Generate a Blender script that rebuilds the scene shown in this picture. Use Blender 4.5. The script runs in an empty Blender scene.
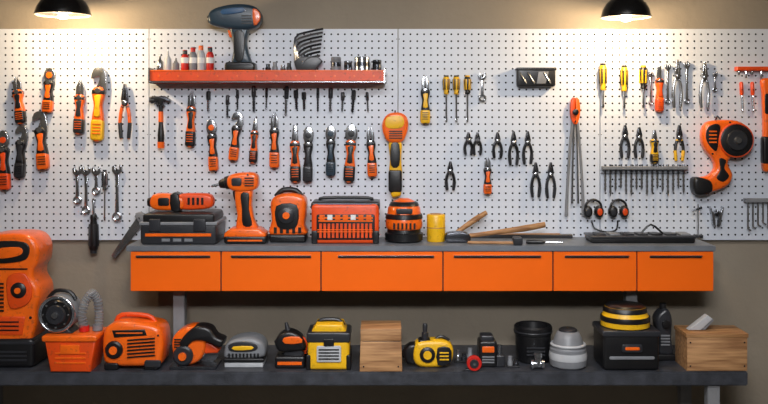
import bpy, bmesh, math, random
from mathutils import Vector, Matrix
random.seed(3)
D=4.6;S=.005;H=1.835
PB=0.031            # pegboard front plane
ZS=H-116*S          # main shelf top
ZB=.712             # lower bench top
def sc(d): return S*(D-d)/D
def lin(c): return tuple(((x/255)/12.92 if x/255<=.04045 else ((x/255+.055)/1.055)**2.4) for x in c)+(1,)
MC={}
def mat(name,c,rough=.45,metal=0,var=.12,scale=14,bump=.05,emit=0,alpha=1,trans=0,coat=0,wear=0):
    m=bpy.data.materials.new(name); m.use_nodes=True; nt=m.node_tree; b=nt.nodes['Principled BSDF']
    col=lin(c)
    tc=nt.nodes.new('ShaderNodeTexCoord'); no=nt.nodes.new('ShaderNodeTexNoise'); no.inputs['Scale'].default_value=scale; no.inputs['Detail'].default_value=4
    nt.links.new(tc.outputs['Object'],no.inputs['Vector'])
    r=nt.nodes.new('ShaderNodeValToRGB'); r.color_ramp.elements[0].position=.3; r.color_ramp.elements[1].position=.7
    r.color_ramp.elements[0].color=tuple(x*(1-var) for x in col[:3])+(1,); r.color_ramp.elements[1].color=tuple(min(1,x*(1+var)) for x in col[:3])+(1,)
    nt.links.new(no.outputs['Fac'],r.inputs['Fac']); out=r.outputs['Color']
    if wear:
        n3=nt.nodes.new('ShaderNodeTexNoise'); n3.inputs['Scale'].default_value=55; n3.inputs['Detail'].default_value=6
        nt.links.new(tc.outputs['Object'],n3.inputs['Vector'])
        r3=nt.nodes.new('ShaderNodeValToRGB'); r3.color_ramp.elements[0].position=.58; r3.color_ramp.elements[1].position=.72
        r3.color_ramp.elements[0].color=(0,0,0,1); r3.color_ramp.elements[1].color=(wear,wear,wear,1)
        nt.links.new(n3.outputs['Fac'],r3.inputs['Fac'])
        mx=nt.nodes.new('ShaderNodeMix'); mx.data_type='RGBA'
        nt.links.new(r3.outputs['Color'],mx.inputs[0]); nt.links.new(out,mx.inputs[6]); mx.inputs[7].default_value=(.06,.035,.02,1); out=mx.outputs[2]
    nt.links.new(out,b.inputs['Base Color'])
    b.inputs['Roughness'].default_value=rough; b.inputs['Metallic'].default_value=metal
    if coat: b.inputs['Coat Weight'].default_value=coat; b.inputs['Coat Roughness'].default_value=.12
    if bump:
        n2=nt.nodes.new('ShaderNodeTexNoise'); n2.inputs['Scale'].default_value=scale*12
        nt.links.new(tc.outputs['Object'],n2.inputs['Vector'])
        bp=nt.nodes.new('ShaderNodeBump'); bp.inputs['Strength'].default_value=bump; bp.inputs['Distance'].default_value=.01
        nt.links.new(n2.outputs['Fac'],bp.inputs['Height']); nt.links.new(bp.outputs['Normal'],b.inputs['Normal'])
    if emit: 
        b.inputs['Emission Color'].default_value=col; b.inputs['Emission Strength'].default_value=emit
    if trans: b.inputs['Transmission Weight'].default_value=trans
    if alpha<1: b.inputs['Alpha'].default_value=alpha
    MC[name]=m; return m
def wood(name,c1,c2,rough=.55,axis=0):
    m=bpy.data.materials.new(name); m.use_nodes=True; nt=m.node_tree; b=nt.nodes['Principled BSDF']
    tc=nt.nodes.new('ShaderNodeTexCoord'); mp=nt.nodes.new('ShaderNodeMapping'); no=nt.nodes.new('ShaderNodeTexNoise')
    sc3=[60,60,60]; sc3[axis]=5; mp.inputs['Scale'].default_value=sc3
    no.inputs['Scale'].default_value=1.2; no.inputs['Detail'].default_value=5
    nt.links.new(tc.outputs['Object'],mp.inputs['Vector']); nt.links.new(mp.outputs['Vector'],no.inputs['Vector'])
    r=nt.nodes.new('ShaderNodeValToRGB'); r.color_ramp.elements[0].position=.35; r.color_ramp.elements[1].position=.65
    r.color_ramp.elements[0].color=lin(c2); r.color_ramp.elements[1].color=lin(c1)
    nt.links.new(no.outputs['Fac'],r.inputs['Fac']); nt.links.new(r.outputs['Color'],b.inputs['Base Color'])
    b.inputs['Roughness'].default_value=rough; MC[name]=m; return m
OR=mat('orange_plastic',(240,102,20),.32,coat=.3,wear=.45)
OD=mat('orange_lacquer',(248,106,20),.28,var=.04,scale=4,bump=.01,coat=.4)
OR2=mat('deep_orange_plastic',(222,74,16),.4,wear=.4)
RD=mat('red_plastic',(190,30,22),.4)
BK=mat('black_rubber',(20,20,22),.36)
DG=mat('dark_grey_plastic',(42,43,47),.34)
GY=mat('grey_plastic',(122,124,128),.4)
LG=mat('light_grey_plastic',(180,182,185),.4)
SL=mat('slate_plastic',(40,58,72),.33)
BL=mat('blue_plastic',(40,80,120),.4)
ST=mat('steel',(176,179,184),.2,.92,scale=30)
DS=mat('dark_steel',(92,94,100),.24,.9,scale=30)
YE=mat('yellow_plastic',(234,180,26),.38,wear=.35)
WH=mat('white_plastic',(225,225,222),.4)
CL=mat('clear_plastic',(205,205,208),.15,trans=.6,alpha=.45,bump=0)
WD=wood('pine_wood',(190,144,98),(138,96,60))
WDZ=wood('ash_wood',(180,134,86),(128,86,50),axis=0)
PEG=mat('pegboard_white_enamel',(208,213,222),.4,var=.04,scale=3,bump=.02)
PBK=mat('hole_shade_screw_black',(16,17,19),.9)  # near-black paints the shade inside the holes; screw heads share it
WALL=mat('painted_plaster_taupe',(146,135,119),.85,var=.08,scale=2.5,bump=.25)
WALL2=mat('painted_plaster_light',(150,146,138),.85,var=.05,scale=2.5,bump=.2)
CEIL=mat('ceiling_paint',(120,116,110),.9,scale=2)
FLR=mat('concrete_floor',(88,85,80),.7,var=.25,scale=5,bump=.2)
BEN=mat('bench_dark_laminate',(56,58,64),.4,var=.4,scale=22,bump=.25)
SHT=mat('shelf_grey_laminate',(108,112,118),.4,var=.15,scale=10)
POST=mat('post_grey_paint',(126,126,128),.45)
LSH=mat('lamp_black_enamel',(14,14,15),.25,coat=.5)
LIN=mat('lamp_inner_reflector',(190,175,150),.4)
BULB=mat('bulb_glow',(255,214,150),.3,emit=16,bump=0,var=0)
PAN=mat('fill_panel_glow',(255,246,235),.5,emit=3,bump=0,var=0)  # glow of the added, unseen fill panels

def cat(pts,n=4):
    o=[];N=len(pts)
    for i in range(N):
        p0,p1,p2,p3=[Vector(pts[(i+k-1)%N]) for k in range(4)]
        for j in range(n):
            t=j/n
            o.append(.5*((2*p1)+(p2-p0)*t+(2*p0-5*p1+4*p2-p3)*t*t+(3*p1-p0-3*p2+p3)*t**3))
    return [tuple(q) for q in o]
def off(pts,a):
    N=len(pts); A=sum(pts[i][0]*pts[(i+1)%N][1]-pts[(i+1)%N][0]*pts[i][1] for i in range(N))
    sg=1 if A>0 else -1; o=[]
    for i in range(N):
        p=Vector(pts[i]);e1=(p-Vector(pts[i-1]));e2=(Vector(pts[(i+1)%N])-p)
        if e1.length<1e-9 or e2.length<1e-9: o.append(tuple(p));continue
        e1.normalize();e2.normalize()
        n1=Vector((-e1.y,e1.x));n2=Vector((-e2.y,e2.x)); n=n1+n2
        if n.length<.2: n=n1.copy()
        else:
            n.normalize(); n/=max(.5,n.dot(n1))
        o.append(tuple(p+n*a*sg))
    return o
def rr(x0,y0,x1,y1,r=2,n=3):
    o=[]
    for cx,cy,a in((x1-r,y0+r,-90),(x1-r,y1-r,0),(x0+r,y1-r,90),(x0+r,y0+r,180)):
        for k in range(n+1):
            an=math.radians(a+90*k/n); o.append((cx+r*math.cos(an),cy+r*math.sin(an)))
    return o
def circ(cx,cy,r,n=20,ry=None):
    ry=ry or r
    return [(cx+r*math.cos(2*math.pi*k/n),cy+ry*math.sin(2*math.pi*k/n)) for k in range(n)]
class T:
    def __init__(s,name,ax,ay,d,z=None,local=False,rot=0,rz=0,ks=1):
        s.k=sc(d);s.name=name;s.bm=bmesh.new();s.mats=[]
        s.loc=Vector(((ax-384)*s.k,-d,(H-(ay-120)*s.k) if z is None else z))
        s.ox,s.oy=(0,0) if local else (ax,ay); s.rot=rot; s.rz=rz; s.k*=ks
    def v(s,x,y,t): return Vector(((x-s.ox)*s.k,-t*s.k,(s.oy-y)*s.k))
    def mi(s,m):
        if m not in s.mats: s.mats.append(m)
        return s.mats.index(m)
    def loft(s,rings,m,closed=False,cap=True):
        i=s.mi(m); R=[[s.bm.verts.new(p) for p in r] for r in rings]; N=len(R[0])
        pr=list(zip(R,R[1:]))+([(R[-1],R[0])] if closed else [])
        for a,b in pr:
            for k in range(N):
                f=s.bm.faces.new((a[k],a[(k+1)%N],b[(k+1)%N],b[k])); f.material_index=i
        if cap and not closed:
            for r in (R[0],R[-1]):
                f=s.bm.faces.new(r); f.material_index=i
        return s
    def poly(s,pts,t0,t1,m,b=1.2,sm=0,n=3):
        if sm: pts=cat(pts,sm)
        b=min(b,(t1-t0)/2*.98); rings=[]
        for k in range(n+1):
            a=math.pi/2*k/n; q=off(pts,b*(1-math.sin(a))); rings.append([s.v(x,y,t0+b*(1-math.cos(a))) for x,y in q])
        for k in range(n,-1,-1):
            a=math.pi/2*k/n; q=off(pts,b*(1-math.sin(a))); rings.append([s.v(x,y,t1-b*(1-math.cos(a))) for x,y in q])
        return s.loft(rings,m)
    def box(s,x0,y0,x1,y1,t0,t1,m,b=.5,r=None):
        if r: return s.poly(rr(x0,y0,x1,y1,r),t0,t1,m,b)
        return s.poly([(x0,y0),(x1,y0),(x1,y1),(x0,y1)],t0,t1,m,b,n=1)
    def cyl(s,p0,p1,prof,m,n=16,sq=1):
        if not isinstance(prof,(list,tuple)): prof=[(0,prof*.85),(.04,prof),(.96,prof),(1,prof*.85)]
        P0=s.v(*p0);P1=s.v(*p1);a=(P1-P0);an=a.normalized(); ref=Vector((0,1,0))
        if abs(an.dot(ref))>.9: ref=Vector((1,0,0))
        w=(ref-an*an.dot(ref)).normalized();u=an.cross(w); rings=[]
        for f,r in prof:
            r=max(r,.02)*s.k
            rings.append([P0+a*f+u*r*math.cos(2*math.pi*j/n)+w*r*sq*math.sin(2*math.pi*j/n) for j in range(n)])
        return s.loft(rings,m)
    def tube(s,pts,r,m,n=8,closed=False,sq=1,sm=0,ref=(0,1,0)):
        if sm:
            P=[Vector(p) for p in pts]; Q=[]
            rl=r if isinstance(r,(list,tuple)) else [r]*len(P); rq=[]
            for i in range(len(P)-(0 if closed else 1)):
                g=(lambda k:P[k%len(P)]) if closed else (lambda k:P[max(0,min(len(P)-1,k))])
                p0,p1,p2,p3=g(i-1),g(i),g(i+1),g(i+2)
                for j in range(sm):
                    t=j/sm; Q.append(.5*((2*p1)+(p2-p0)*t+(2*p0-5*p1+4*p2-p3)*t*t+(3*p1-p0-3*p2+p3)*t**3))
                    rq.append(rl[i]*(1-t)+rl[(i+1)%len(P)]*t)
            if not closed: Q.append(P[-1]); rq.append(rl[-1])
            pts=[tuple(q) for q in Q]; r=rq
        P=[s.v(*p) for p in pts]; N=len(P); rl=r if isinstance(r,(list,tuple)) else [r]*N; rings=[]
        rf=Vector(ref)
        for i in range(N):
            if closed: t=P[(i+1)%N]-P[i-1]
            else: t=P[min(N-1,i+1)]-P[max(0,i-1)]
            t.normalize(); w=rf-t*t.dot(rf)
            if w.length<.05: w=Vector((0,0,1))-t*t.z
            w.normalize();u=t.cross(w)
            rings.append([P[i]+(u*math.cos(2*math.pi*j/n)+w*sq*math.sin(2*math.pi*j/n))*rl[i]*s.k for j in range(n)])
        return s.loft(rings,m,closed)
    def ring(s,cx,cy,t,R,r,m,n=20,axis='y',ry=None):
        ry=ry or R
        if axis=='y': pts=[(cx+R*math.cos(2*math.pi*k/n),cy+ry*math.sin(2*math.pi*k/n),t) for k in range(n)]; return s.tube(pts,r,m,8,True)
        pts=[(cx+R*math.cos(2*math.pi*k/n),cy,t+R*math.sin(2*math.pi*k/n)) for k in range(n)]
        return s.tube(pts,r,m,8,True,ref=(0,0,1))
    def slots(s,x0,y0,x1,y1,n,t,m=None,vert=False,w=.5,sk=0):
        m=m or BK
        for k in range(n):
            if vert:
                x=x0+(x1-x0)*(k+.5)/n; h=(x1-x0)/n*w/2
                s.poly([(x-h+sk,y0),(x+h+sk,y0),(x+h-sk,y1),(x-h-sk,y1)],t-.5,t+.5,m,.1,n=1)
            else:
                y=y0+(y1-y0)*(k+.5)/n; h=(y1-y0)/n*w/2
                s.poly([(x0,y-h+sk),(x1,y-h-sk),(x1,y+h-sk),(x0,y+h+sk)],t-.5,t+.5,m,.1,n=1)
        return s
    def screw(s,x,y,t,r=1,m=None): return s.cyl((x,y,t-.4),(x,y,t+.5),r,m or DS,8)
    def hook(s,x,y,l=8):
        return s.tube([(x,y,-.25),(x,y,l-1),(x,y-1.5,l)],.7,DS,6,ref=(1,0,0))
    def done(s):
        bmesh.ops.recalc_face_normals(s.bm,faces=s.bm.faces[:])
        me=bpy.data.meshes.new(s.name); s.bm.to_mesh(me); s.bm.free()
        for m in s.mats: me.materials.append(m)
        for p in me.polygons: p.use_smooth=True
        me.set_sharp_from_angle(angle=math.radians(38))
        o=bpy.data.objects.new(s.name,me); bpy.context.scene.collection.objects.link(o)
        o.location=s.loc; o.rotation_euler=(0,math.radians(s.rot),math.radians(s.rz)); return o
def cube(name,x0,x1,y0,y1,z0,z1,m,bev=0):
    bm=bmesh.new(); bmesh.ops.create_cube(bm,size=1)
    c=Vector(((x0+x1)/2,(y0+y1)/2,(z0+z1)/2)); 
    for v in bm.verts: v.co=Vector((v.co.x*(x1-x0),v.co.y*(y1-y0),v.co.z*(z1-z0)))
    if bev: bmesh.ops.bevel(bm,geom=bm.edges[:],offset=bev,segments=2,affect='EDGES')
    me=bpy.data.meshes.new(name);bm.to_mesh(me);bm.free();me.materials.append(m)
    o=bpy.data.objects.new(name,me);o.location=c;bpy.context.scene.collection.objects.link(o);return o
def parent(name,loc,kids):
    e=bpy.data.objects.new(name,None); e.location=loc; bpy.context.scene.collection.objects.link(e)
    for k in kids: k.parent=e; k.location=k.location-Vector(loc)
    return e
# ---------------- room
cube('wall_back',-3.3,3.3,0,.1,0,3.1,WALL); cube('wall_left',-3.4,-3.3,-6.2,.1,0,3.1,WALL2); cube('wall_right',3.3,3.4,-6.2,.1,0,3.1,WALL2)
cube('wall_front',-3.4,3.4,-6.3,-6.2,0,3.1,WALL2); cube('floor',-3.4,3.4,-6.3,.1,-.1,0,FLR); cube('ceiling',-3.4,3.4,-6.3,.1,3.1,3.2,CEIL)
cube('baseboard_back',-3.3,3.3,-.018,-.0005,0,.1,DG)
# ---------------- pegboard
def pegpanel(px0,px1,py0=29,py1=240):
    k=sc(PB); x0=(px0-384)*k+.002; x1=(px1-384)*k-.002; z1=H-(py0-120)*k; z0=H-(py1-120)*k
    fr=.009
    nx=round((x1-x0-2*fr)/(6.8*S)); nz=round((z1-z0-2*fr)/(6.8*S)); bm=bmesh.new()
    ax0,ax1,az0,az1=x0+fr,x1-fr,z0+fr,z1-fr
    w=(ax1-ax0)/nx; h=(az1-az0)/nz; R=.0050; dirs=[(-1,-1),(0,-1),(1,-1),(1,0),(1,1),(0,1),(-1,1),(-1,0)]
    for i in range(nx):
        for j in range(nz):
            cx=ax0+(i+.5)*w; cz=az0+(j+.5)*h; O=[];I=[];Bk=[]
            for dx,dz in dirs:
                l=math.hypot(dx,dz)
                O.append(bm.verts.new((cx+dx*w/2,-PB,cz+dz*h/2)))
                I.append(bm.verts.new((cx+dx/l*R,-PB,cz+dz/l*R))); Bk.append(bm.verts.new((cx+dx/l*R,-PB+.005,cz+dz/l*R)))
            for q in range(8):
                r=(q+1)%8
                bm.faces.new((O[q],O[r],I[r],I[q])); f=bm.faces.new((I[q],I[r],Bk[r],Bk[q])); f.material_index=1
    def bx(a0,a1,b0,b1,c0,c1,mi=0):
        ret=bmesh.ops.create_cube(bm,size=1)
        for v in ret['verts']: v.co=Vector(((a0+a1)/2+v.co.x*(a1-a0),(b0+b1)/2+v.co.y*(b1-b0),(c0+c1)/2+v.co.z*(c1-c0)))
        for f in {f for v in ret['verts'] for f in v.link_faces}: f.material_index=mi
    y0=-PB-.0003;y1=-.001
    bx(x0,ax0,y0,y1,z0,z1);bx(ax1,x1,y0,y1,z0,z1);bx(ax0,ax1,y0,y1,z0,az0);bx(ax0,ax1,y0,y1,az1,z1)
    bx(ax0,ax1,-PB+.006,y1,az0,az1,1)  # dark sheet added behind the board so the holes read as shaded
    for sx in (x0+.0045,x1-.0045):
        for sz in (z0+.05,(z0+z1)/2,z1-.05):
            bx(sx-.002,sx+.002,y0-.0003,y0,sz-.002,sz+.002,1)
    me=bpy.data.meshes.new('pegboard');bm.normal_update();bm.to_mesh(me);bm.free();me.materials.append(PEG);me.materials.append(PBK)
    o=bpy.data.objects.new('pegboard',me);bpy.context.scene.collection.objects.link(o)
for a,b in ((-76,149),(149,398),(398,600),(600,850)): pegpanel(a,b)
# ---------------- main shelf with drawers
def wx(px,d): return (px-384)*sc(d)
def wz(py,d): return H-(py-120)*sc(d)
kids=[cube('shelf_top',wx(126,.36),wx(716,.36),-.36,-.034,ZS-.026,ZS,SHT,.003),
      cube('carcass',wx(131,.34),wx(713,.34),-.335,-.034,wz(290,.35),ZS-.0265,DG)]
xs=[130,221,321,443,553,637,714]
hd=[(136,210),(231,311),(338,434),(454,541),(565,629),(650,702)]
for i in range(6):
    x0=wx(xs[i]+.7,.352);x1=wx(xs[i+1]-.7,.352)
    kids.append(cube('drawer_front',x0,x1,-.354,-.3355,wz(291,.352),ZS-.0275,OD,.002))
    hx0=wx(hd[i][0],.36);hx1=wx(hd[i][1],.36);hz=wz(256,.36)
    kids.append(cube('drawer_pull',hx0,hx1,-.370,-.3535,hz-.0015,hz+.003,ST,.0012))
    kids.append(cube('pull_recess_shade',hx0,hx1,-.3555,-.3535,hz-.010,hz-.0015,DG))  # raised dark strip standing in for a shaded recess below the pull
for px in (181,629):
    kids.append(cube('upright_post',wx(px-5.5,.2),wx(px+5.5,.2),-.25,-.19,ZB+.0005,wz(290,.35)-.0005,POST,.003))
parent('wall_drawer_shelf',(0,-.2,1.2),kids)
# ---------------- bench
bz=ZB; k=[cube('bench_top',wx(-60,.5),wx(748,.5),-.5,-.002,bz-.062,bz,BEN,.005)]
for px in (-40,712):
    for yy in (-.46,-.08):
        k.append(cube('bench_leg',wx(px-6,.46),wx(px+6,.46),yy-.025,yy+.025,.001,bz-.0625,POST,.003))
k.append(cube('bench_rail',wx(-40,.46),wx(712,.46),-.1,-.06,.15,.2,POST,.003))
parent('workbench',(0,-.25,.35),k)
# ---------------- lamps
def lamp(px,py,R,d=.3):
    o=T('pendant_lamp',px,py,d)
    pr=[(1,R),(.9,R*.985),(.72,R*.93),(.5,R*.8),(.3,R*.6),(.16,R*.4),(.08,R*.24),(-.1,R*.2),(-.3,R*.16),(-.32,R*.05)]
    h=26
    ou=[(1-f,r) for f,r in pr]
    o.cyl((px,py,0),(px,py-h,0),ou,LSH,32)
    n=32; rings=[]
    for f,r in ((-.03,R*1.0),(-.035,R*.95),(.05,R*.93),(.05,R*.3)):
        rings.append([o.v(px+r*math.cos(2*math.pi*j/n),py-f*h,r*math.sin(2*math.pi*j/n)) for j in range(n)])
    o.loft(rings,LIN,cap=False)
    o.ring(px,py,0,R,.7,LSH,32,axis='z')
    o.cyl((px,py+.5,0),(px,py+4.5,0),[(0,3),(.2,5.5),(.6,6),(.85,4.5),(1,2)],BULB,16)
    top=(3.1-o.loc.z)/o.k
    o.cyl((px,py-h+1,0),(px,py-top,0),.6,BK,8)
    o.cyl((px,py-top+6,0),(px,py-top+.2,0),8,LSH,16)
    ob=o.done()
    l=bpy.data.lights.new('lamp_light','POINT'); l.energy=17; l.color=(1,.75,.46); l.shadow_soft_size=.03
    lo=bpy.data.objects.new('lamp_light',l); lo.location=o.loc+Vector((0,0,-.055)); bpy.context.scene.collection.objects.link(lo)
lamp(63,14.5,27);lamp(626,17,24.5)
# ---------------- hand tools
def HT(name,x,y0,rot=0): return T(name,x,y0,PB+.003,local=True,rot=rot)
def pliers(x,y0,y1,w=12,a=OR,b=BK,rot=0,jl=.34,name='pliers',jm=DS):
    L=y1-y0;o=HT(name,x,y0,rot);J=jl*L
    for q in(-1,1):
        o.poly([(q*.25,0),(q*w*.1,.3),(q*w*.22,J*.45),(q*w*.3,J*.8),(q*w*.22,J*1.15),(0,J*1.2),(q*.25,J*.5)],2,6,jm,.6)
        o.tube([(q*w*.1,J,4),(q*w*.3,J+.22*(L-J),4),(q*w*.4,J+.5*(L-J),4),(q*w*.36,J+.8*(L-J),4),(q*w*.3,L,4)],[w*.13,w*.15,w*.15,w*.15,w*.1],a,8,sm=3)
        o.tube([(q*w*.41,J+.55*(L-J),4),(q*w*.36,J+.8*(L-J),4),(q*w*.31,L-.5,4)],[w*.17,w*.17,w*.14],b,8,sm=2)
        o.ring(q*w*.22,J+.12*(L-J),4,.01,w*.16,b,6)
    o.cyl((0,J,1.5),(0,J,7),w*.2,ST,12); o.hook(0,J+3); return o.done()
def grip(x,y0,y1,w=10,a=OR,b=BK,c=ST,rot=0,head='nose',name='utility_knife'):
    L=y1-y0;o=HT(name,x,y0,rot);h=L*.33
    if head=='nose': o.poly([(-w*.1,0),(w*.14,0),(w*.24,h*.5),(w*.3,h*1.1),(-w*.3,h*1.1),(-w*.2,h*.5)],2.5,5.5,c,.6)
    elif head=='blade': o.poly([(-w*.25,2),(w*.2,0),(w*.25,h*1.1),(-w*.25,h*1.1)],3,4.5,c,.3)
    elif head=='hook': o.poly([(-w*.5,h*.5),(-w*.35,h*.1),(w*.1,0),(w*.42,h*.25),(w*.45,h*1.1),(-w*.3,h*1.1),(-w*.05,h*.7),(w*.05,h*.4),(-w*.25,h*.45)],2,6,c,.6,sm=2)
    elif head=='snip':
        for q in(-1,1): o.poly([(q*.8,0),(q*w*.3,h*.4),(q*w*.32,h*1.1),(0,h*1.1),(q*.3,h*.5)],2.5,5.5,c,.4)
    elif head=='round': o.poly(circ(0,h*.5,w*.44,16,h*.5),2,6,c,.8); o.cyl((0,h*.5,5.5),(0,h*.5,7),w*.24,b,12)
    o.poly([(-w*.26,h*.85),(w*.26,h*.85),(w*.38,h*1.15),(w*.26,L*.52),(w*.38,L*.7),(w*.36,L*.93),(w*.15,L),(-w*.18,L),(-w*.36,L*.92),(-w*.34,L*.68),(-w*.25,L*.52),(-w*.38,h*1.15)],0.5,8,a,2,sm=3)
    o.poly([(-w*.2,h*1.2),(w*.22,h*1.15),(w*.14,L*.53),(w*.2,L*.66),(-w*.2,L*.66),(-w*.12,L*.5)],7.4,8.8,b,.5,sm=2)
    o.poly(rr(-w*.4,L*.7,w*.4,L*.995,w*.2),.3,8.3,b,2)
    o.poly([(-w*.36,h*.95),(w*.36,h*.95),(w*.38,h*1.12),(-w*.38,h*1.12)],.4,8.4,BK,.8)
    o.slots(-w*.26,L*.75,w*.26,L*.92,4,8.5,a,w=.3); o.cyl((0,h*.98,7),(0,h*.98,9.2),w*.18,ST,10)
    o.hook(0,h*.85); return o.done()
def driver(x,y0,y1,w=8,a=YE,b=BK,rot=0,up=True,hl=.5,name='screwdriver'):
    L=y1-y0;o=HT(name,x,y0,rot);f=(lambda y:y) if up else (lambda y:L-y); hy=L*hl
    o.cyl((0,f(0),4.5),(0,f(hy),4.5),[(0,w*.2),(.1,w*.42),(.3,w*.5),(.7,w*.42),(.85,w*.3),(.93,w*.38),(1,w*.3)],a,12)
    for k in range(6):
        an=k*math.pi/3
        o.cyl((w*.42*math.cos(an),f(hy*.18),4.5+w*.42*math.sin(an)),(w*.38*math.cos(an),f(hy*.75),4.5+w*.38*math.sin(an)),w*.12,b,6)
    o.cyl((0,f(-.01*L),4.5),(0,f(hy*.12),4.5),w*.34,b,12)
    o.cyl((0,f(hy*.98),4.5),(0,f(L*.95),4.5),max(.7,w*.13),ST,8)
    o.poly([(-w*.18,f(L*.93)),(w*.18,f(L*.93)),(w*.12,f(L)),(-w*.12,f(L))],4,5,ST,.2)
    o.hook(w*.3,hy*.9 if up else L-hy*.9); return o.done()
def wrench(x,y0,y1,w=8,rot=0,m=ST,name='combination_wrench'):
    L=y1-y0;o=HT(name,x,y0,rot)
    pts=[(-w*.22,0),(-w*.5,w*.25),(-w*.5,w*.7),(-w*.2,w*1.05),(w*.2,w*1.05),(w*.5,w*.7),(w*.5,w*.25),(w*.22,0),(w*.22,w*.5),(0,w*.65),(-w*.22,w*.5)]
    o.poly(pts,1,4,m,.5)
    o.poly([(-w*.2,w*.95),(w*.2,w*.95),(w*.14,L*.5),(w*.2,L-w*.7),(-w*.2,L-w*.7),(-w*.14,L*.5)],1.2,3.5,m,.5)
    o.ring(0,L-w*.45,2.5,w*.36,w*.16,m,16); o.hook(0,w*.55,6); return o.done()
def hammer(x,y0,y1,w=20,a=OR,b=BK,rot=0):
    L=y1-y0;o=HT('hammer',x,y0,rot)
    o.poly([(-w*.5,2),(-w*.42,0),(-w*.1,.5),(w*.2,0),(w*.5,4),(w*.48,6),(w*.2,5),(w*.12,9),(-w*.12,9),(-w*.15,6),(-w*.44,8),(-w*.5,6)],1,8,DS,1)
    o.cyl((-w*.55,4,4.5),(-w*.3,4,4.5),3.6,ST,14)
    o.tube([(0,8,4.5),(0,L*.5,4.5),(0,L*.75,4.5),(0,L,4.5)],[2,2,3.4,3],b,10,sm=3,sq=.9)
    o.tube([(0,L*.3,4.5),(0,L*.5,4.5)],[2.4,2.6],a,10); o.tube([(0,L*.88,4.5),(0,L*1.0,4.5)],[3.6,3.4],a,10)
    o.hook(-3,10);o.hook(3,10);return o.done()
def bit(x,y0,y1,w=3,m=ST,b=BK,name='drill_bit'):
    L=y1-y0;o=HT(name,x,y0,random.uniform(-4,4))
    o.cyl((0,0,3),(0,L*.45,3),[(0,w*.3),(.1,w*.5),(.9,w*.5),(1,w*.3)],b,8)
    pts=[(0,L*.45+L*.55*k/10,3) for k in range(11)]; o.tube(pts,[w*(.34 if k%2 else .24) for k in range(10)]+[.1],m,8)
    o.hook(0,L*.3,5); return o.done()
# left panel
grip(18,77,124,13,OR,BK,rot=-6,head='snip',name='tin_snips')
grip(52,68,113,13,BK,OR,rot=4,head='round',name='caulking_knife')
grip(82,80,134,13,OR,DG,head='snip',rot=2,name='crimping_tool')
grip(101,67,141,16,OR,YE,head='hook',rot=2,name='pipe_cutter')
pliers(126,84,139,12,OR,DG)
grip(5,130,190,13,BK,OR2,rot=-2,head='round',name='nut_driver')
grip(24,125,178,13,BK,DG,rot=3,head='hook',name='lineman_tool')
grip(41,111,170,15,BK,OR,rot=-4,head='hook',name='pruning_knife')
for x,a,b,w in((78,166,204,9),(87,166,214,9),(97,166,195,9),(118,164,221,10)): wrench(x,a,b,w,random.uniform(-1,1))
driver(95,198,252,10,BK,DG,up=False,hl=.7)
driver(106,170,220,6,ST,DS,up=True,hl=.4)
# mid-left panel
hammer(162,96,148,20,OR,BK)
grip(193,91,147,12,OR,BK,rot=2,head='snip',name='wire_stripper')
for i,(x,a,b,w,c1,c2,h,nm) in enumerate([(212,119,171,12,BK,OR,'round','tube_cutter'),(239,112,161,12,BK,OR,'hook','cable_cutter'),(256,118,163,10,OR,BK,'nose','utility_knife'),(275,112,168,12,BK,OR,'snip','tin_snips'),(295,125,182,13,OR,BK,'nose','scraper'),(309,126,182,12,BK,DG,'round','nut_driver'),(331,125,176,12,BK,SL,'round','nut_driver'),(352,124,182,14,OR,BK,'round','tube_cutter'),(370,126,177,12,BK,OR,'snip','wire_stripper')]):
    grip(x,a,b,w,c1,c2,rot=[-3,6,3,0,-1,1,0,3,-3][i],head=h,name=nm)
for x,a,b in((209,91,112),(228,95,118),(238,90,110),(254,86,112),(267,88,110),(287,86,116),(296,90,110),(304,92,110),(318,88,112),(331,88,112),(343,92,112),(354,90,113),(367,92,112)):
    bit(x,a,b,random.choice((3,3.6,4.5)),ST if x%2 else DS,random.choice((BK,DS,DG,DG)))
# orange paddle grip tool
o=HT('rotary_sander',395,113)
o.poly([(-4,0),(6,0),(12,5),(13,13),(11,22),(6,29),(-6,29),(-11,22),(-13,12),(-10,4)],.5,12,OR,3,sm=3)
o.poly([(-7,4),(6,3),(9,10),(5,15),(-7,15),(-10,10)],11.5,13,YE,.6,sm=3); o.slots(-6,17,7,26,4,12.2)
o.poly([(-6,28),(6,28),(6,45),(7,60),(6,80),(2,83),(-4,82),(-6,60),(-5,45)],1,10,YE,3,sm=3)
o.poly([(-4,31),(4,31),(4,52),(-4,52)],9.5,11,BK,.6,sm=3); o.poly(rr(-6.5,56,6.8,79,3),.6,10.6,BK,2); o.hook(0,-1);o.done()
# mid-right panel
grip(425,75,124,12,BK,YE,head='snip',name='wire_stripper')
for x,c,e in((446,YE,BK),(456,YE,BK),(467,BK,YE)): driver(x,76,122,7,c,e,hl=.4)
wrench(482,72,102,8); 
for x,a,b,c in((468,132,155,BK),(477,132,155,BK),(497,132,158,DS),(513,131,165,BK),(527,131,164,BK),(450,161,190,BK),(535,162,197,BK),(550,162,198,DG)):
    pliers(x,a,b,9 if b-a<25 else 10,c,DG if c!=DS else DS)
grip(487,157,194,10,BK,OR,head='snip',name='tin_snips')
o=HT('parts_tray',535,68)
o.box(-19,1,19,19,0,9,BK,1.5,r=2.5); o.box(-20,0,20,3,0,10,DG,1,r=1.4)
for q in(-13,-5,11): o.cyl((q-4,5,9.3),(q+3,16,9.6),1.1,ST,8)
o.poly([(2,4),(12,4),(9,16),(0,16)],8.8,9.8,GY,.3); o.done()
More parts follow.
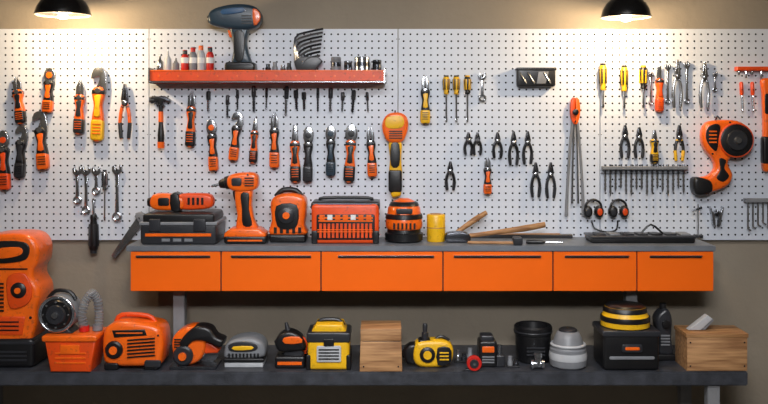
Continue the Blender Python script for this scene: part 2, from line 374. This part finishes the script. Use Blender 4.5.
# long bolt cutter
o=HT('bolt_cutter',574,98)
for q in(-1,1):
    o.poly([(q*.3,0),(q*4,2),(q*5,14),(q*3,24),(0,26),(q*.4,12)],2,7,OR if q>0 else OR2,.8,sm=2)
    o.tube([(q*2,22,4.5),(q*5,50,4.5),(q*7.5,90,4.5),(q*8.5,117,4.5)],[1.6,1.3,1.4,1.8],GY,8,sm=3)
    o.tube([(q*1,24,5.5),(q*2.2,60,5.5),(q*3,105,5.5)],[1,.9,1.1],ST,8,sm=2)
o.cyl((0,14,2),(0,14,9),3,BK,14); o.hook(0,24);o.done()
# ear muffs
for x,y,c in((592,210,BK),(617,210,BK)):
    o=HT('ear_muff',x,y-11)
    o.tube([(-8,12,6),(-7,4,6),(0,0,6),(7,4,6),(8,12,6)],1.2,c,8,sm=3,sq=1.4)
    for q in(-1,1):
        o.poly(circ(q*5.6,12,4.6,16,6),1,10,c,2.5); o.poly(circ(q*5.6,12,2.6,14,3.6),9.5,11,OR2 if q>0 else DG,.6)
    o.hook(0,2); o.done()
o=HT('coiled_cable',597,216); o.tube([(-6,4,3),(-3,12,5),(8,15,8),(18,13,5),(20,4,3)],.8,BK,6,sm=4);o.done()
# right panel
driver(602,64,108,8,YE,BK,hl=.6);driver(623,66,108,8,YE,BK,hl=.6);driver(642,66,108,8,BK,YE,hl=.55)
grip(658,66,112,10,OR,OR2,head='blade')
pliers(676,60,108,10,ST,ST,jm=ST,name='locking_pliers');wrench(667,64,104,6);wrench(686,62,104,6);pliers(703,62,108,10,ST,ST,jm=ST,name='locking_pliers')
wrench(714,72,92,5);wrench(650,72,105,5)
for x,a,b,c,e in((624,125,158,BK,DG),(638,127,158,BK,DG),(678,125,161,BK,YE)): pliers(x,a,b,10,c,e)
grip(653,130,163,10,YE,BK,head='nose',name='utility_knife')
# bit rack
o=HT('drill_bit_rack',642,166)
o.box(-41,0,44,3.5,0,7,GY,.6); o.box(-41,6,44,7.5,0,3,GY,.3)
for i in range(16):
    x=-38+i*5.2; l=18+4*math.sin(i*1.7)
    o.cyl((x,-2,5),(x,8,5),1.2,DS,8); o.tube([(x,8+(l)*k/9,5) for k in range(10)],[1.3 if k%2 else .9 for k in range(9)]+[.15],ST,7)
o.done()
# hanging orange grinder
o=T('cordless_angle_grinder',716,119,PB+.003,ks=.95)
o.poly([(702,123),(716,120),(734,121),(745,128),(747,140),(741,152),(730,157),(724,165),(729,177),(724,188),(708,195),(694,196),(688,190),(692,181),(704,178),(711,170),(708,160),(700,150),(697,135)],1,15,OR,4,sm=3)
o.cyl((731,141,14),(731,141,19),[(0,16),(.3,17),(.9,16.5),(1,15)],BK,28);o.cyl((731,141,19),(731,141,21),[(0,11),(1,10)],DG,24);o.cyl((731,141,21),(731,141,24),[(0,4),(1,3)],ST,14)
o.ring(731,141,17,17,1.2,OR2,28)
o.poly([(702,128),(710,124),(715,127),(713,140),(711,152),(704,147),(700,138)],14.5,16,BK,.5,sm=3); o.slots(703,130,711,145,4,16,OR,w=.4)
o.poly([(714,160),(721,162),(719,170),(724,178),(718,184),(711,180),(715,172)],14.4,16,BK,.5,sm=3)
o.poly([(688,181),(697,180),(706,184),(707,194),(698,198),(689,196)],0,16.5,BK,3,sm=3);o.screw(707,155,15);o.screw(725,122.5,15)
o.tube([(715,121,-.2),(715,121,0),(716,116,4),(717,119,10)],.9,DS,6,ref=(1,0,0));o.done()
# orange rail with hanging sticks right
o=HT('tool_rail',770,67)
o.box(-36,0,40,4,0,8,OR2,.8); 
for i,x in enumerate((-33,-26,-20,-11)): o.cyl((x,3,5),(x,8+3*(i%2),5),1.1,ST,8); o.ring(x,2,5,1.6,.6,ST,10)
o.done()
o=HT('pry_bar',764,80,0)
o.poly([(-5,0),(4,-1),(7,6),(5,12),(4,50),(5,78),(2,90),(-3,90),(-4,78),(-3,50),(-4,14)],1,9,OR,2,sm=3);o.poly(rr(-4.5,56,5,84,2.5),.8,9.6,BK,2);o.hook(0,10);o.poly(rr(-3,14,3.6,34,2),8.6,9.8,BK,.5);o.done()
for x in(740,751): bit(x,82,112,4,ST,OR2)
# lower right bits
o=T('hex_key_set',757,197,PB+.003)
o.box(743,198,790,202,0,7,GY,.6)
for i in range(8): o.tube([(746+i*5,200,5),(746+i*5,228-2*i%7,5),(749+i*5,230-2*i%7,5)],.9,ST,7)
o.done()
o=HT('spring_clamp',715,206)
for q in(-1,1): o.poly([(0,3),(q*4,6),(q*6,0),(q*7,1),(q*5,9),(q*4,18),(q*1,20),(q*2,10)],1,6,ST,.6)
o.cyl((0,7,1),(0,7,8),2,DS,10);o.hook(0,9);o.done()
# ---------------- upper orange shelf
ud=.1; UZ=wz(71.5,.15)
o=T('display_shelf',268,71,.034,z=UZ)
o.box(156,71,384,73,1,24,OR2,.4); o.box(156,70.4,384,80.5,23.5,25,OR2,.6); o.box(156,80.3,384,82,22,25.6,ST,.3); o.box(156,71,384,82,.2,2,OR2,.3)
o.box(156,69.6,384,71,23.2,25.4,OR,.3)  # lighter orange strip paints a highlight along the lip's top edge
for x in(155.5,384.5): o.poly([(x-.8,67.5),(x+.8,67.5),(x+.8,82.5),(x-.8,82.5)],.2,26,ST,.2,n=1)
for i in range(12):
    o.cyl((165+i*19,75.5,24.6),(165+i*19,75.5,25.4),1.1,OR,10)
o.done()
def US(name,ax,d=ud): return T(name,ax,70.5,d,z=UZ+.0003)
o=US('cordless_drill',240)
o.poly([(209,15),(213,9),(224,5),(240,3),(254,5),(261,11),(262,20),(256,27),(244,29),(230,28),(216,25),(210,22)],-9,9,SL,4,sm=3)
o.poly([(231,24),(249,26),(247,40),(249,52),(251,63),(233,63),(234,50),(233,38)],-6,6,SL,3,sm=3)
o.poly([(235,32),(245,32),(244,58),(236,58)],5.4,7,BK,.6,sm=3)
o.poly(rr(226,61,256,70.5,3),-10,10,BK,2);o.box(229,62,253,64.5,-10.4,10.4,DG,.4,r=1)
o.cyl((214,17,0),(208,18,0),[(0,7),(.4,6),(1,3.5)],DG,16);o.poly([(224,9),(244,7),(244,12),(224,14)],8.2,10,BL,.5,sm=2)
o.poly([(254,8),(261,12),(261,20),(255,25)],-9.5,9.5,OR,1,sm=2);o.slots(243,14,253,24,4,9.4);o.poly([(228,29),(233,29),(234,36),(230,36)],-2,3,OR,.6);o.screw(246,10,9)
o.done()
for x,c,cc,h in((185,RD,BK,22),(193,GY,RD,25),(201,LG,OR,27),(210,RD,DG,25)):
    o=US('spray_bottle',x); o.cyl((x,70.5,0),(x,70.5-h,0),[(0,3.4),(.05,3.9),(.68,3.9),(.78,2.6),(.8,2.2),(1,2.2)],c,16)
    o.cyl((x,70.5-h*.8,0),(x,70.5-h,0),[(0,2.4),(.8,2.4),(1,1.6)],cc,14);o.cyl((x,62,0),(x,56,0),4.02,WH if c!=WH else BK,16);o.done()
for x,h,c in((160,17,ST),(168,21,LG),(176,14,GY)):
    o=US('glue_jar',x);o.cyl((x,70.5,0),(x,70.5-h,0),[(0,3),(.05,3.4),(.6,3.4),(.75,1.4),(1,.7)],c,14);o.done()
for x,h,w,m in((336,15,5,GY),(348,11,4,ST),(362,15,8,ST),(377,12,4.5,DS)):
    o=US('steel_tin',x)
    o.cyl((x,70.5,0),(x,70.5-h,0),[(0,w),(.1,w*.97),(.8,w*.97),(.82,w),(.95,w),(1,w*.9)],m,20)
    o.cyl((x,70.5-h*.35,0),(x,70.5-h*.65,0),w*1.0,DS,20); o.done()
for x,h,c in((268,8,DS),(275,10,GY),(283,7,ST),(289,9,DG)):
    o=US('steel_socket',x); o.cyl((x,70.5,0),(x,70.5-h,0),[(0,2.3),(.1,2.7),(.5,2.7),(.6,2),(1,2)],c,12);o.done()
# fan of hex keys
o=US('folding_hex_key_fan',308)
o.poly([(297,70.5),(314,70.5),(323,60),(318,55),(302,55),(294,60)],-4,4,DG,1.2)
for i in range(8):
    y=30+i*3.9
    o.tube([(323-i*.4,y-3,i-4),(308,y,i-4),(295+i*1.0,y+6,i-4),(295+i*1.2,60,i-4)],1.15,ST if i%2 else DS,7,sm=3)
o.done()
# ---------------- items on the main shelf
def SH(name,ax,d=.2,base=239): return T(name,ax,base,d,z=ZS+.0003)
o=SH('tool_case',183)
o.box(147,219,221,239,-26,26,DG,2,r=3);o.box(149,209,219,221,-25,25,BK,2,r=3);o.box(146,217,222,220,-27,27,GY,.6,r=1)
o.box(152,228,216,231,25.5,26.8,OR,.3);o.box(156,214,167,226,25.5,28,DG,.8,r=1);o.box(199,214,211,226,25.5,28,DG,.8,r=1)
for x in(172,183,194): o.box(x-4,233,x+4,236,25.5,26.7,GY,.3)
o.done()
o=T('heat_gun',182,208.8,.2,z=ZS+.0008+30.2*sc(.2))
o.poly([(152,196),(158,191),(180,193),(186,199),(182,207),(160,207.5),(152,204)],-8,8,OR,3,sm=3)
o.poly([(178,193),(196,191),(212,193),(213,204),(200,207),(180,206)],-7,7,OR2,3,sm=3)
o.poly([(172,192),(180,191.5),(182,207.8),(173,207.8)],-9,9,BK,1.5,sm=2);o.cyl((154,200,0),(148,200,0),[(0,6),(1,4)],BK,14)
o.slots(188,195,206,202,4,7.3,BK,vert=True);o.poly(rr(160,195,171,203,2),7.6,8.8,BK,.4);o.done()
o=SH('cordless_drill',247,.24)
o.poly([(228,176),(232,171),(245,169),(256,170),(259,177),(257,185),(246,188),(234,187),(229,183)],-9,9,OR,3.5,sm=3)
o.cyl((230,179,0),(219,181,0),[(0,7),(.4,6.4),(.45,5.2),(.9,4),(1,2.6)],BK,18);o.cyl((219,181,0),(211,183,0),[(0,1.3),(.9,1.3),(1,.3)],ST,8)
o.poly([(237,185),(252,185),(252,200),(254,215),(258,226),(238,226),(238,212),(236,198)],-7,7,OR,3,sm=3)
o.poly([(242,190),(250,190),(250,205),(253,221),(244,221),(243,205)],6.2,8,BK,.8,sm=3);o.poly([(233,188),(238,187),(239,197),(235,197)],-2,3,BK,.8,sm=2)
o.poly([(226,229),(232,224),(260,224),(267,229),(267,233),(226,233)],-13,13,OR,2);o.poly(rr(226,231,268,239,2.5),-13.5,13.5,BK,2)
o.slots(246,173,255,183,4,9.3);o.poly(rr(233,174,243,182,2),8.5,9.8,DG,.4);o.screw(249,171,9);o.slots(230,234,264,237,1,13.9,OR);o.done()
o=SH('electric_planer',289,.18)
o.poly([(272,200),(278,193),(292,191),(304,194),(307,203),(305,222),(306,232),(272,232),(273,218)],-14,14,OR,4,sm=3)
o.poly([(278,203),(298,202),(299,221),(291,226),(279,223)],13.5,15.3,BK,1,sm=3);o.cyl((288,212,15),(288,212,18),[(0,8),(.6,8),(1,6)],DG,20);o.cyl((288,212,18),(288,212,19),3.5,OR,14)
o.poly(rr(271,231,307,239,2),-16,16,BK,2);o.tube([(276,195,0),(283,188.5,0),(296,189,0),(303,197,0)],[2.6,2.8,2.8,2.6],BK,10,sm=3);o.slots(274,224,304,230,5,14,BK,vert=True);o.done()
o=SH('site_radio',346)
o.box(313,200,379,239,-20,20,OR2,3,r=4);o.box(312,198,380,207,-18,18,DG,2.5,r=3)
o.box(318,210,375,235,19.2,20.8,BK,.5,r=2);o.slots(320,212,373,218,2,21,OR,w=.5);o.slots(320,219,373,233,13,21.2,OR2,vert=True,w=.62)
o.box(319,200,372,206,17.6,18.8,BL,.3,r=.8);o.slots(322,201.5,369,204.5,8,19.2,OR,vert=True,w=.55)
for i in range(7): o.box(321+i*7.6,210.5,326+i*7.6,215.5,20.6,21.8,WH if i%3==1 else OR,.3)
o.slots(319,224,373,228,2,21.8,OR,w=.4);o.tube([(320,199,0),(324,195.5,0),(368,195.5,0),(372,199,0)],1.6,BK,8,sm=3)
for x in(316,376): o.poly(rr(x-3,226,x+3,239,1.5),-20.6,20.9,BK,1)
o.done()
o=SH('orbital_sander',404)
o.cyl((404,239,0),(404,196,0),[(0,15),(.04,19),(.2,19),(.22,17),(.3,16.5),(.32,18)],BK,28)
o.cyl((404,226,0),(404,196,0),[(0,17.5),(.1,18.5),(.4,18),(.45,17),(.7,16),(.9,11),(1,5)],OR,28)
o.cyl((404,216,0),(404,211,0),[(0,18.4),(.1,18.8),(.9,18.2),(1,17)],BK,28);o.cyl((404,203,0),(404,199,0),[(0,15.3),(.8,13.6),(1,12)],BK,28)
o.slots(392,219,416,225,6,18,BK,vert=True);o.box(396,205,412,210,14,17.5,DG,.4,r=1);o.done()
o=SH('tape_roll',436)
o.cyl((436,239,0),(436,212,0),[(0,8.6),(.03,9.2),(.97,9.2),(1,8.6)],YE,24);o.ring(436,225,0,9.2,.4,WD,24,axis='z');o.cyl((436,212.5,0),(436,211.2,0),5,WD,20);o.done()
# hammers & sticks
o=SH('claw_hammer',500,.22)
o.tube([(466,233,4),(500,229,0),(525,226,-3),(546,222.5,-6)],[2,2.4,3.2,2.8],WDZ,10,sm=3,sq=.8)
o.poly([(444,234),(447,229),(458,228),(466,229),(470,233),(468,238.6),(456,238.8),(446,238.5)],-2,9,DS,1.5,sm=2);o.done()
o=SH('wooden_mallet_handle',470,.12)
o.tube([(449,236.6,6),(462,228.5,1),(475,220,-2),(487,213,-5)],[1.8,2.4,3,2.4],WDZ,10,sm=3);o.done()
o=SH('mallet',500,.3)
o.tube([(468,237.4,0),(500,237.3,4),(520,237,6)],[1.5,1.5,1.7],WD,9,sm=2);o.poly(rr(512,231,521,238.9,1.5),0,12,DG,1);o.done()
o=SH('steel_ruler',520,.07)
o.box(462,235.5,572,239,-4,4,DG,.4);o.box(470,234.7,560,235.6,-3,3,WD,.2);o.done()
o=SH('chisel',545,.3);o.cyl((526,236.8,0),(545,236.8,3),[(0,1.5),(.1,2.2),(.8,2),(1,1.2)],BK,10);o.cyl((545,236.8,3),(562,236.8,5),1,ST,8);o.done()
o=SH('parts_organizer_tray',640,.2)
o.box(588,233.5,690,239,-16,16,BK,1.2,r=2);o.box(587,232,691,234.3,-17,17,DG,.6,r=1)
for i in range(7):
    o.box(594+i*14,230.5,604+i*14,232.5,-9,9,(DG,GY,DG,DG,BK,DG,GY)[i],.6,r=.9)
o.tube([(640,231,3),(650,222,3),(662,231,3)],1,BK,8,sm=3);o.done()
o=SH('scriber_stand',698,.07);o.cyl((698,239,0),(698,236,0),5,DG,16);o.cyl((698,237,0),(698,205,0),.8,ST,8);o.cyl((692,212,0),(702,209,0),1,DS,8);o.done()
# small hand saw at left of the shelf
o=T('hand_saw',128,246,PB+.003,rot=0)
o.poly([(112,255),(116,258),(146,222),(139,215)],2,3.5,ST,.2);o.poly([(136,216),(142,211),(150,219),(146,226)],.5,7,GY,1.4,sm=2);o.hook(141,218);o.done()
# ---------------- items on lower bench
def BE(name,ax,d=.39,base=370): return T(name,ax,base,d,z=ZB+.0003)
o=BE('wet_dry_vacuum',14,.33,368)
o.poly(rr(-24,339,43,368,5),-24,24,BK,4);o.slots(-10,350,36,362,3,24.2,DG);o.box(-24,342,43,345,-24.3,24.3,DG,.6)
o.poly([(-20,262),(-16,247),(-6,240),(14,237.5),(32,238),(41,242),(46,252),(45,266),(41,273),(41,281),(46,290),(47,300),(44,312),(44,326),(40,338),(34,342),(-20,342)],-22,22,OR,4.5,sm=3)
o.poly([(0,247),(14,244),(32,245),(38,250),(37,259),(30,264),(8,266),(-4,262)],21.3,23.5,BK,1,sm=3);o.poly([(6,252),(28,250),(32,255),(26,259),(8,261)],23,24.5,OR,.6,sm=3)
o.slots(2,284,13,314,8,22.6,BK,w=.5);o.poly([(18,278),(34,276),(41,293),(36,306),(20,310),(16,292)],21.4,24,OR2,1.5,sm=3)
o.cyl((28,292,23),(28,292,26),[(0,8),(.6,7.6),(1,6)],BK,20);o.cyl((28,292,26),(28,292,27.5),3,OR,14);o.slots(-14,270,36,273,1,22.3,BK,w=.5)
o.poly([(-8,318),(34,318),(31,336),(-8,336)],21.4,23,OR2,.8);o.slots(2,321,28,333,3,23.2,BK,w=.3);o.screw(39,319,22,1.4);o.screw(8,278,22,1.4);o.done()
o=BE('plastic_parts_bin',76,.42,370)
o.poly([(51,338),(102,338),(96,370),(57,370)],-19,19,OR2,2);o.box(49,334,103,340,-21,21,OR,1.5,r=2)
o.slots(62,349,92,363,3,19.3,OR,w=.3);o.box(67,343,86,352,18.4,20.2,OR,.5,r=1);o.done()
bt=ZB+36.4*sc(.42)
o=T('bench_grinder',61,334,.42,z=bt)
o.cyl((61,315,-14),(61,315,12),[(0,15),(.1,18),(.85,18),(1,16)],GY,28);o.cyl((61,315,12),(61,315,15),[(0,15.5),(1,13.5)],BK,28);o.cyl((61,315,15),(61,315,17),[(0,10),(1,9)],DG,24);o.ring(61,315,12,17.2,1.3,ST,28);o.cyl((61,315,17),(61,315,19),3,ST,12)
for k in range(8): 
    a=k*math.pi/4;o.cyl((61+12.5*math.cos(a),315+12.5*math.sin(a),14),(61+12.5*math.cos(a),315+12.5*math.sin(a),16),1,ST,6)
o.poly([(50,330),(72,330),(76,334),(46,334)],-12,12,DG,1);o.tube([(48,302,0),(56,294,0),(70,295,0),(76,303,0)],2,BK,8,sm=3);o.done()
o=T('dust_extractor_hose',90,334,.42,z=bt)
pts=[(85,332,2),(83,318,4),(86,304,2),(92,296,0),(97,304,-2),(98,318,-4),(98,331,-2)]
P=[Vector(p) for p in pts]
o.tube(pts,4.2,CL,12,sm=5)
for i in range(24):
    u=i/24*6;j=int(u);f=u-j;c=P[j].lerp(P[min(6,j+1)],f); t=(P[min(6,j+1)]-P[j]).normalized()*.45
    o.cyl(tuple(c-t),tuple(c+t),4.5,GY,12)
o.cyl((85,334,2),(85,328,2),5,RD,14);o.cyl((97,334,-2),(97,328,-2),5,GY,14);o.done()
o=BE('air_compressor',138,.38)
o.poly([(109,334),(115,326),(128,323),(150,325),(163,329),(167,340),(166,358),(160,366),(115,366),(108,352)],-20,20,OR,5,sm=3)
o.poly([(118,331),(150,330),(152,336),(120,338)],19.3,21,BK,.8);o.slots(133,338,160,358,6,20.6,BK,w=.45,sk=1)
o.cyl((120,350,19),(120,350,23),[(0,9),(.7,8.5),(1,7)],BK,22);o.cyl((120,350,23),(120,350,24.5),4,OR,16)
o.tube([(116,328,0),(122,320,0),(148,321,0),(156,328,0)],2.4,OR2,10,sm=3)
for x in(117,156): o.poly(rr(x-7,363,x+7,370,2),-21,21,BK,1.5)
o.poly(rr(150,360,166,367,2),19,22,DG,.8);o.screw(163,336,20);o.slots(122,332,148,335,1,21.2,OR,w=.4);o.done()
o=BE('circular_saw',195)
o.poly([(174,345),(180,334),(194,329),(204,333),(208,344),(204,360),(192,367),(178,364)],-14,12,OR,4,sm=3)
o.poly([(190,334),(200,328),(212,330),(218,338),(226,342),(222,349),(208,343),(196,343),(188,350),(182,345)],-8,15,BK,3,sm=3)
o.cyl((186,357,12),(186,357,16),[(0,10),(.6,10),(1,8)],DG,20);o.cyl((206,356,-6),(206,356,-4),12.5,ST,32);o.poly([(192,350),(206,344),(218,350),(219,356),(193,356)],-8,8,OR2,2,sm=2)
o.box(173,367,219,370,-16,16,DS,.6);o.slots(177,340,187,350,4,12.5);o.cyl((186,357,16),(186,357,18),4,OR,14);o.done()
o=BE('palm_sander',247,.36,366)
o.poly([(226,352),(229,343),(240,338),(254,337),(264,342),(267,351),(262,357),(230,358)],-15,15,GY,4,sm=3)
o.poly([(231,344),(240,340.5),(254,341),(260,346),(254,350),(234,350)],14.3,16,DG,.8,sm=3);o.poly([(236,345),(254,344.5),(254,348),(237,348.5)],15.6,17,YE,.5,sm=2)
o.box(226,357,266,361,-16,16,BK,1,r=1.5);o.box(227,361,265,366,-15,15,LG,.8,r=1);o.slots(230,352,262,356,9,15.5,BK,vert=True);o.done()
o=BE('impact_driver',291)
o.poly([(276,345),(280,338),(290,334),(300,338),(305,345),(306,352),(294,354),(280,354)],-10,10,BK,3,sm=3)
o.cyl((282,345,4),(276,347,6),[(0,5.5),(.6,4.5),(1,3)],DS,14);o.poly([(286,350),(302,350),(303,363),(286,363)],-7,7,DG,2,sm=2);o.poly(rr(276,358,306,370,2.5),-13,13,BK,2)
o.poly([(285,340),(300,339),(303,345),(286,346)],9.4,11,OR,.6,sm=2);o.slots(279,362,303,367,1,13.4,OR,w=.6);o.cyl((288,335,0),(286,327,0),[(0,3),(1,1.4)],DG,10);o.tube([(298,340,0),(306,346,0),(305,358,0)],1.6,OR2,8,sm=3);o.done()
o=BE('yellow_tool_box',330)
o.box(309,336,350,370,-18,18,YE,3,r=4);o.box(308,333,351,343,-19,19,DG,1.5,r=2.5);o.poly([(312,334),(317,326),(343,326),(347,334)],-14,14,YE,2)
o.tube([(316,330,0),(322,324.5,0),(338,324.5,0),(344,330,0)],2,BK,8,sm=3);o.box(318,346,342,362,17.4,19.4,LG,.6,r=1.5);o.slots(320,348,340,360,4,19.6,BK,w=.4);o.box(307.5,355,312,370,-18.7,18.9,BK,1,r=1.5);o.box(347,355,351.5,370,-18.7,18.9,BK,1,r=1.5);o.box(325,339,335,346,18.5,20.5,BK,.5,r=1);o.done()
o=BE('wooden_box',381,.41,371)
o.poly([(361,341.6),(401,341.6),(402,371),(360,371)],-19,19,WD,.6);o.poly([(361,329),(401,329),(401,341),(361,341)],-19,19,WD,.6);o.box(362,340.5,400,342.2,-18.5,18.5,DG,.1)
for x in(364,398):o.screw(x,366,19,.8)
o.done()
# yellow/black power tool lying on its side
o=BE('rotary_hammer',430)
o.poly([(414,349),(420,344),(438,343),(449,346),(453,354),(450,366),(440,369.5),(420,369.5),(413,362)],-10,10,YE,4,sm=3)
o.poly([(404,352),(416,347),(419,366),(406,366)],-8,8,BK,3,sm=2);o.cyl((407,358,0),(402,359,0),[(0,6),(.5,5),(1,3)],DS,14)
o.cyl((427,357,9),(427,357,12),[(0,8),(.7,7.6),(1,6)],BK,22);o.cyl((427,357,12),(427,357,13.4),[(0,4.4),(1,4)],YE,16)
o.poly([(437,350),(449,350),(451,358),(449,366),(437,367)],9.2,11,BK,.8,sm=2);o.slots(439,353,448,363,3,11.2,YE,w=.4)
o.cyl((425,346,0),(425,328,0),[(0,3.4),(.5,3.4),(.55,2.2),(.9,2.6),(1,1.8)],DG,12);o.poly(rr(418,343,434,348,2),-8,8,BK,1.5)
o.tube([(434,345,0),(441,341,0),(449,345,0)],1.6,BK,8,sm=3);o.done()
o=BE('battery_charger',492,.38,369)
o.box(478,343,496,369,-11,11,BK,2,r=3);o.box(480,338,493,346,-8,8,DG,1.5,r=2);o.box(481,348,493,354,10.3,12,OR,.5,r=1);o.box(494,357,504,369,-10,10,DG,1.5,r=2);o.slots(481,357,493,365,3,11.3,GY);o.cyl((499,357,0),(499,349,0),3,ST,12);o.done()
o=T('tape_measure',474,378,.475,z=ZB+.0003)
o.cyl((474,370.5,-3),(474,370.5,4),[(0,6.8),(.1,7.4),(.9,7.4),(1,6.8)],RD,24);o.cyl((474,370.5,4),(474,370.5,5),[(0,4.6),(1,4)],DG,18);o.cyl((474,370.5,5),(474,370.5,5.8),1.5,ST,10);o.poly([(466,376),(474,376),(474,377.9),(463,377.9)],-2,3,DG,.4);o.done()
o=BE('socket_set',463,.33,365);
for i,(x,h) in enumerate(((458,12),(464,9),(470,14))): o.cyl((x,365,0),(x,365-h,0),[(0,2.7),(.1,3),(.5,3),(.6,2.2),(1,2.2)],(ST,DS,GY)[i],12)
o.box(454,363,474,365,-5,5,BK,.5);o.done()
o=BE('socket_set',512,.42,369)
for i,(x,h) in enumerate(((510,11),(516,8))): o.cyl((x,369,0),(x,369-h,0),[(0,2.4),(.1,2.7),(.5,2.7),(.6,2.2),(1,2.2)],(GY,DS)[i],12)
o.box(507,367,519,369,-4,4,DG,.5);o.done()
o=BE('paint_pot',533,.3,364)
o.cyl((533,364,0),(533,328,0),[(0,15.5),(.03,16.5),(.75,18),(.77,19),(.95,19),(1,17.5),(.98,15),(.8,14)],BK,28);o.ring(533,334,0,18.8,.8,DG,28,axis='z');o.slots(524,346,542,356,3,17.5,DG);o.done()
o=BE('pipe_fitting',537,.455,369)
o.cyl((531,364,0),(544,364,0),[(0,4.5),(.2,4.8),(.22,3.6),(.75,3.6),(.8,4.6),(1,4.4)],ST,16);o.cyl((538,364,0),(538,353,0),[(0,3.6),(.6,3.2),(.65,4.2),(1,4)],ST,14);o.done()
o=BE('dust_mask_filter',568,.4,369)
o.cyl((568,369,0),(568,333,0),[(0,16),(.05,18),(.2,18.5),(.5,18),(.54,16.5),(.66,15),(.8,13.5),(.95,11),(1,8)],GY,28)
o.cyl((568,361,0),(568,354,0),[(0,18.7),(.5,19),(1,18.3)],LG,28);o.ring(568,347,0,16.4,1.4,LG,28,axis='z');o.cyl((568,337,0),(568,331,0),[(0,10),(.8,9),(1,7)],DG,20);o.done()
o=BE('stacked_storage_case',625,.38,370)
o.box(598,333,653,370,-22,22,BK,3,r=4);o.box(597,331,654,337,-23,23,DG,1.2,r=2);o.box(616,344,636,352,21.5,24,DG,.8,r=2);o.box(604,356,648,359,21.6,22.8,GY,.3,r=1)
o.box(619,346.5,633,349.5,23.7,24.7,OR,.3,r=1)
o.cyl((625,331,0),(625,309,0),[(0,22),(.05,24),(.45,24),(.55,22),(.9,20),(1,16)],YE,28);o.cyl((625,325,0),(625,320,0),[(0,24.3),(.5,24.6),(1,24)],BK,28);o.cyl((625,316,0),(625,308.5,0),[(0,21.6),(.5,21),(.9,18),(1,14)],BK,28);o.done()
o=BE('jigsaw',662,.26,366)
o.poly([(654,327),(659,318),(666,316),(670,326),(669,345),(671,360),(656,360),(657,345)],-9,9,DG,3,sm=3);o.box(655,360,673,366,-11,11,BK,1,r=1.5);o.cyl((663,330,9),(663,330,12),4,BK,14);o.slots(658,340,667,352,4,9.3,GY);o.cyl((663,317,0),(663,311,0),3.5,BK,12);o.done()
o=BE('wooden_crate',710,.4,370)
o.poly([(681,337),(740,337),(740,370),(681,370)],-19,19,WD,.8);o.poly([(680,333.5),(741,333.5),(741,337.3),(680,337.3)],-19.5,19.5,WDZ,.5)
for x in(684,737):o.screw(x,342,19,.8);o.screw(x,365,19,.8)
o.done()
o=T('plastering_trowel',700,334,.4,z=ZB+.0003+36.8*sc(.4))
o.poly([(687,333.8),(706,319),(711,323),(699,333.9)],-4,5,LG,.6);o.poly([(696,333.9),(711,322.5),(712.5,324.5),(704,333.9)],-3,4,GY,.5);o.done()
# ---------------- added fill panels under the ceiling, out of view, brightening the wall
for x,y,e,t in((-.7,-2.3,22,30),(.7,-2.3,22,30),(0,-4.7,66,58)):
    cube('added_fill_panel',x-.6,x+.6,y-.3,y+.3,3.06,3.0995,PAN,.004)
    l=bpy.data.lights.new('added_fill_light','AREA');l.shape='RECTANGLE';l.size=1.15;l.size_y=.55;l.energy=e;l.color=(.95,.965,1);l.spread=math.radians(110)
    lo=bpy.data.objects.new('added_fill_light',l);lo.location=(x,y,3.04);lo.rotation_euler=(math.radians(t),0,0);bpy.context.scene.collection.objects.link(lo)
w=bpy.data.worlds.new('w');bpy.context.scene.world=w;w.use_nodes=True;w.node_tree.nodes['Background'].inputs[0].default_value=(.05,.05,.055,1);w.node_tree.nodes['Background'].inputs[1].default_value=.3
c=bpy.data.cameras.new('camera');c.sensor_width=36;c.lens=36*D/(768*S);c.shift_y=-82/768
co=bpy.data.objects.new('camera',c);co.location=(0,-D,H);co.rotation_euler=(math.radians(90),0,0);bpy.context.scene.collection.objects.link(co);bpy.context.scene.camera=co
bpy.context.scene.view_settings.view_transform='Standard'
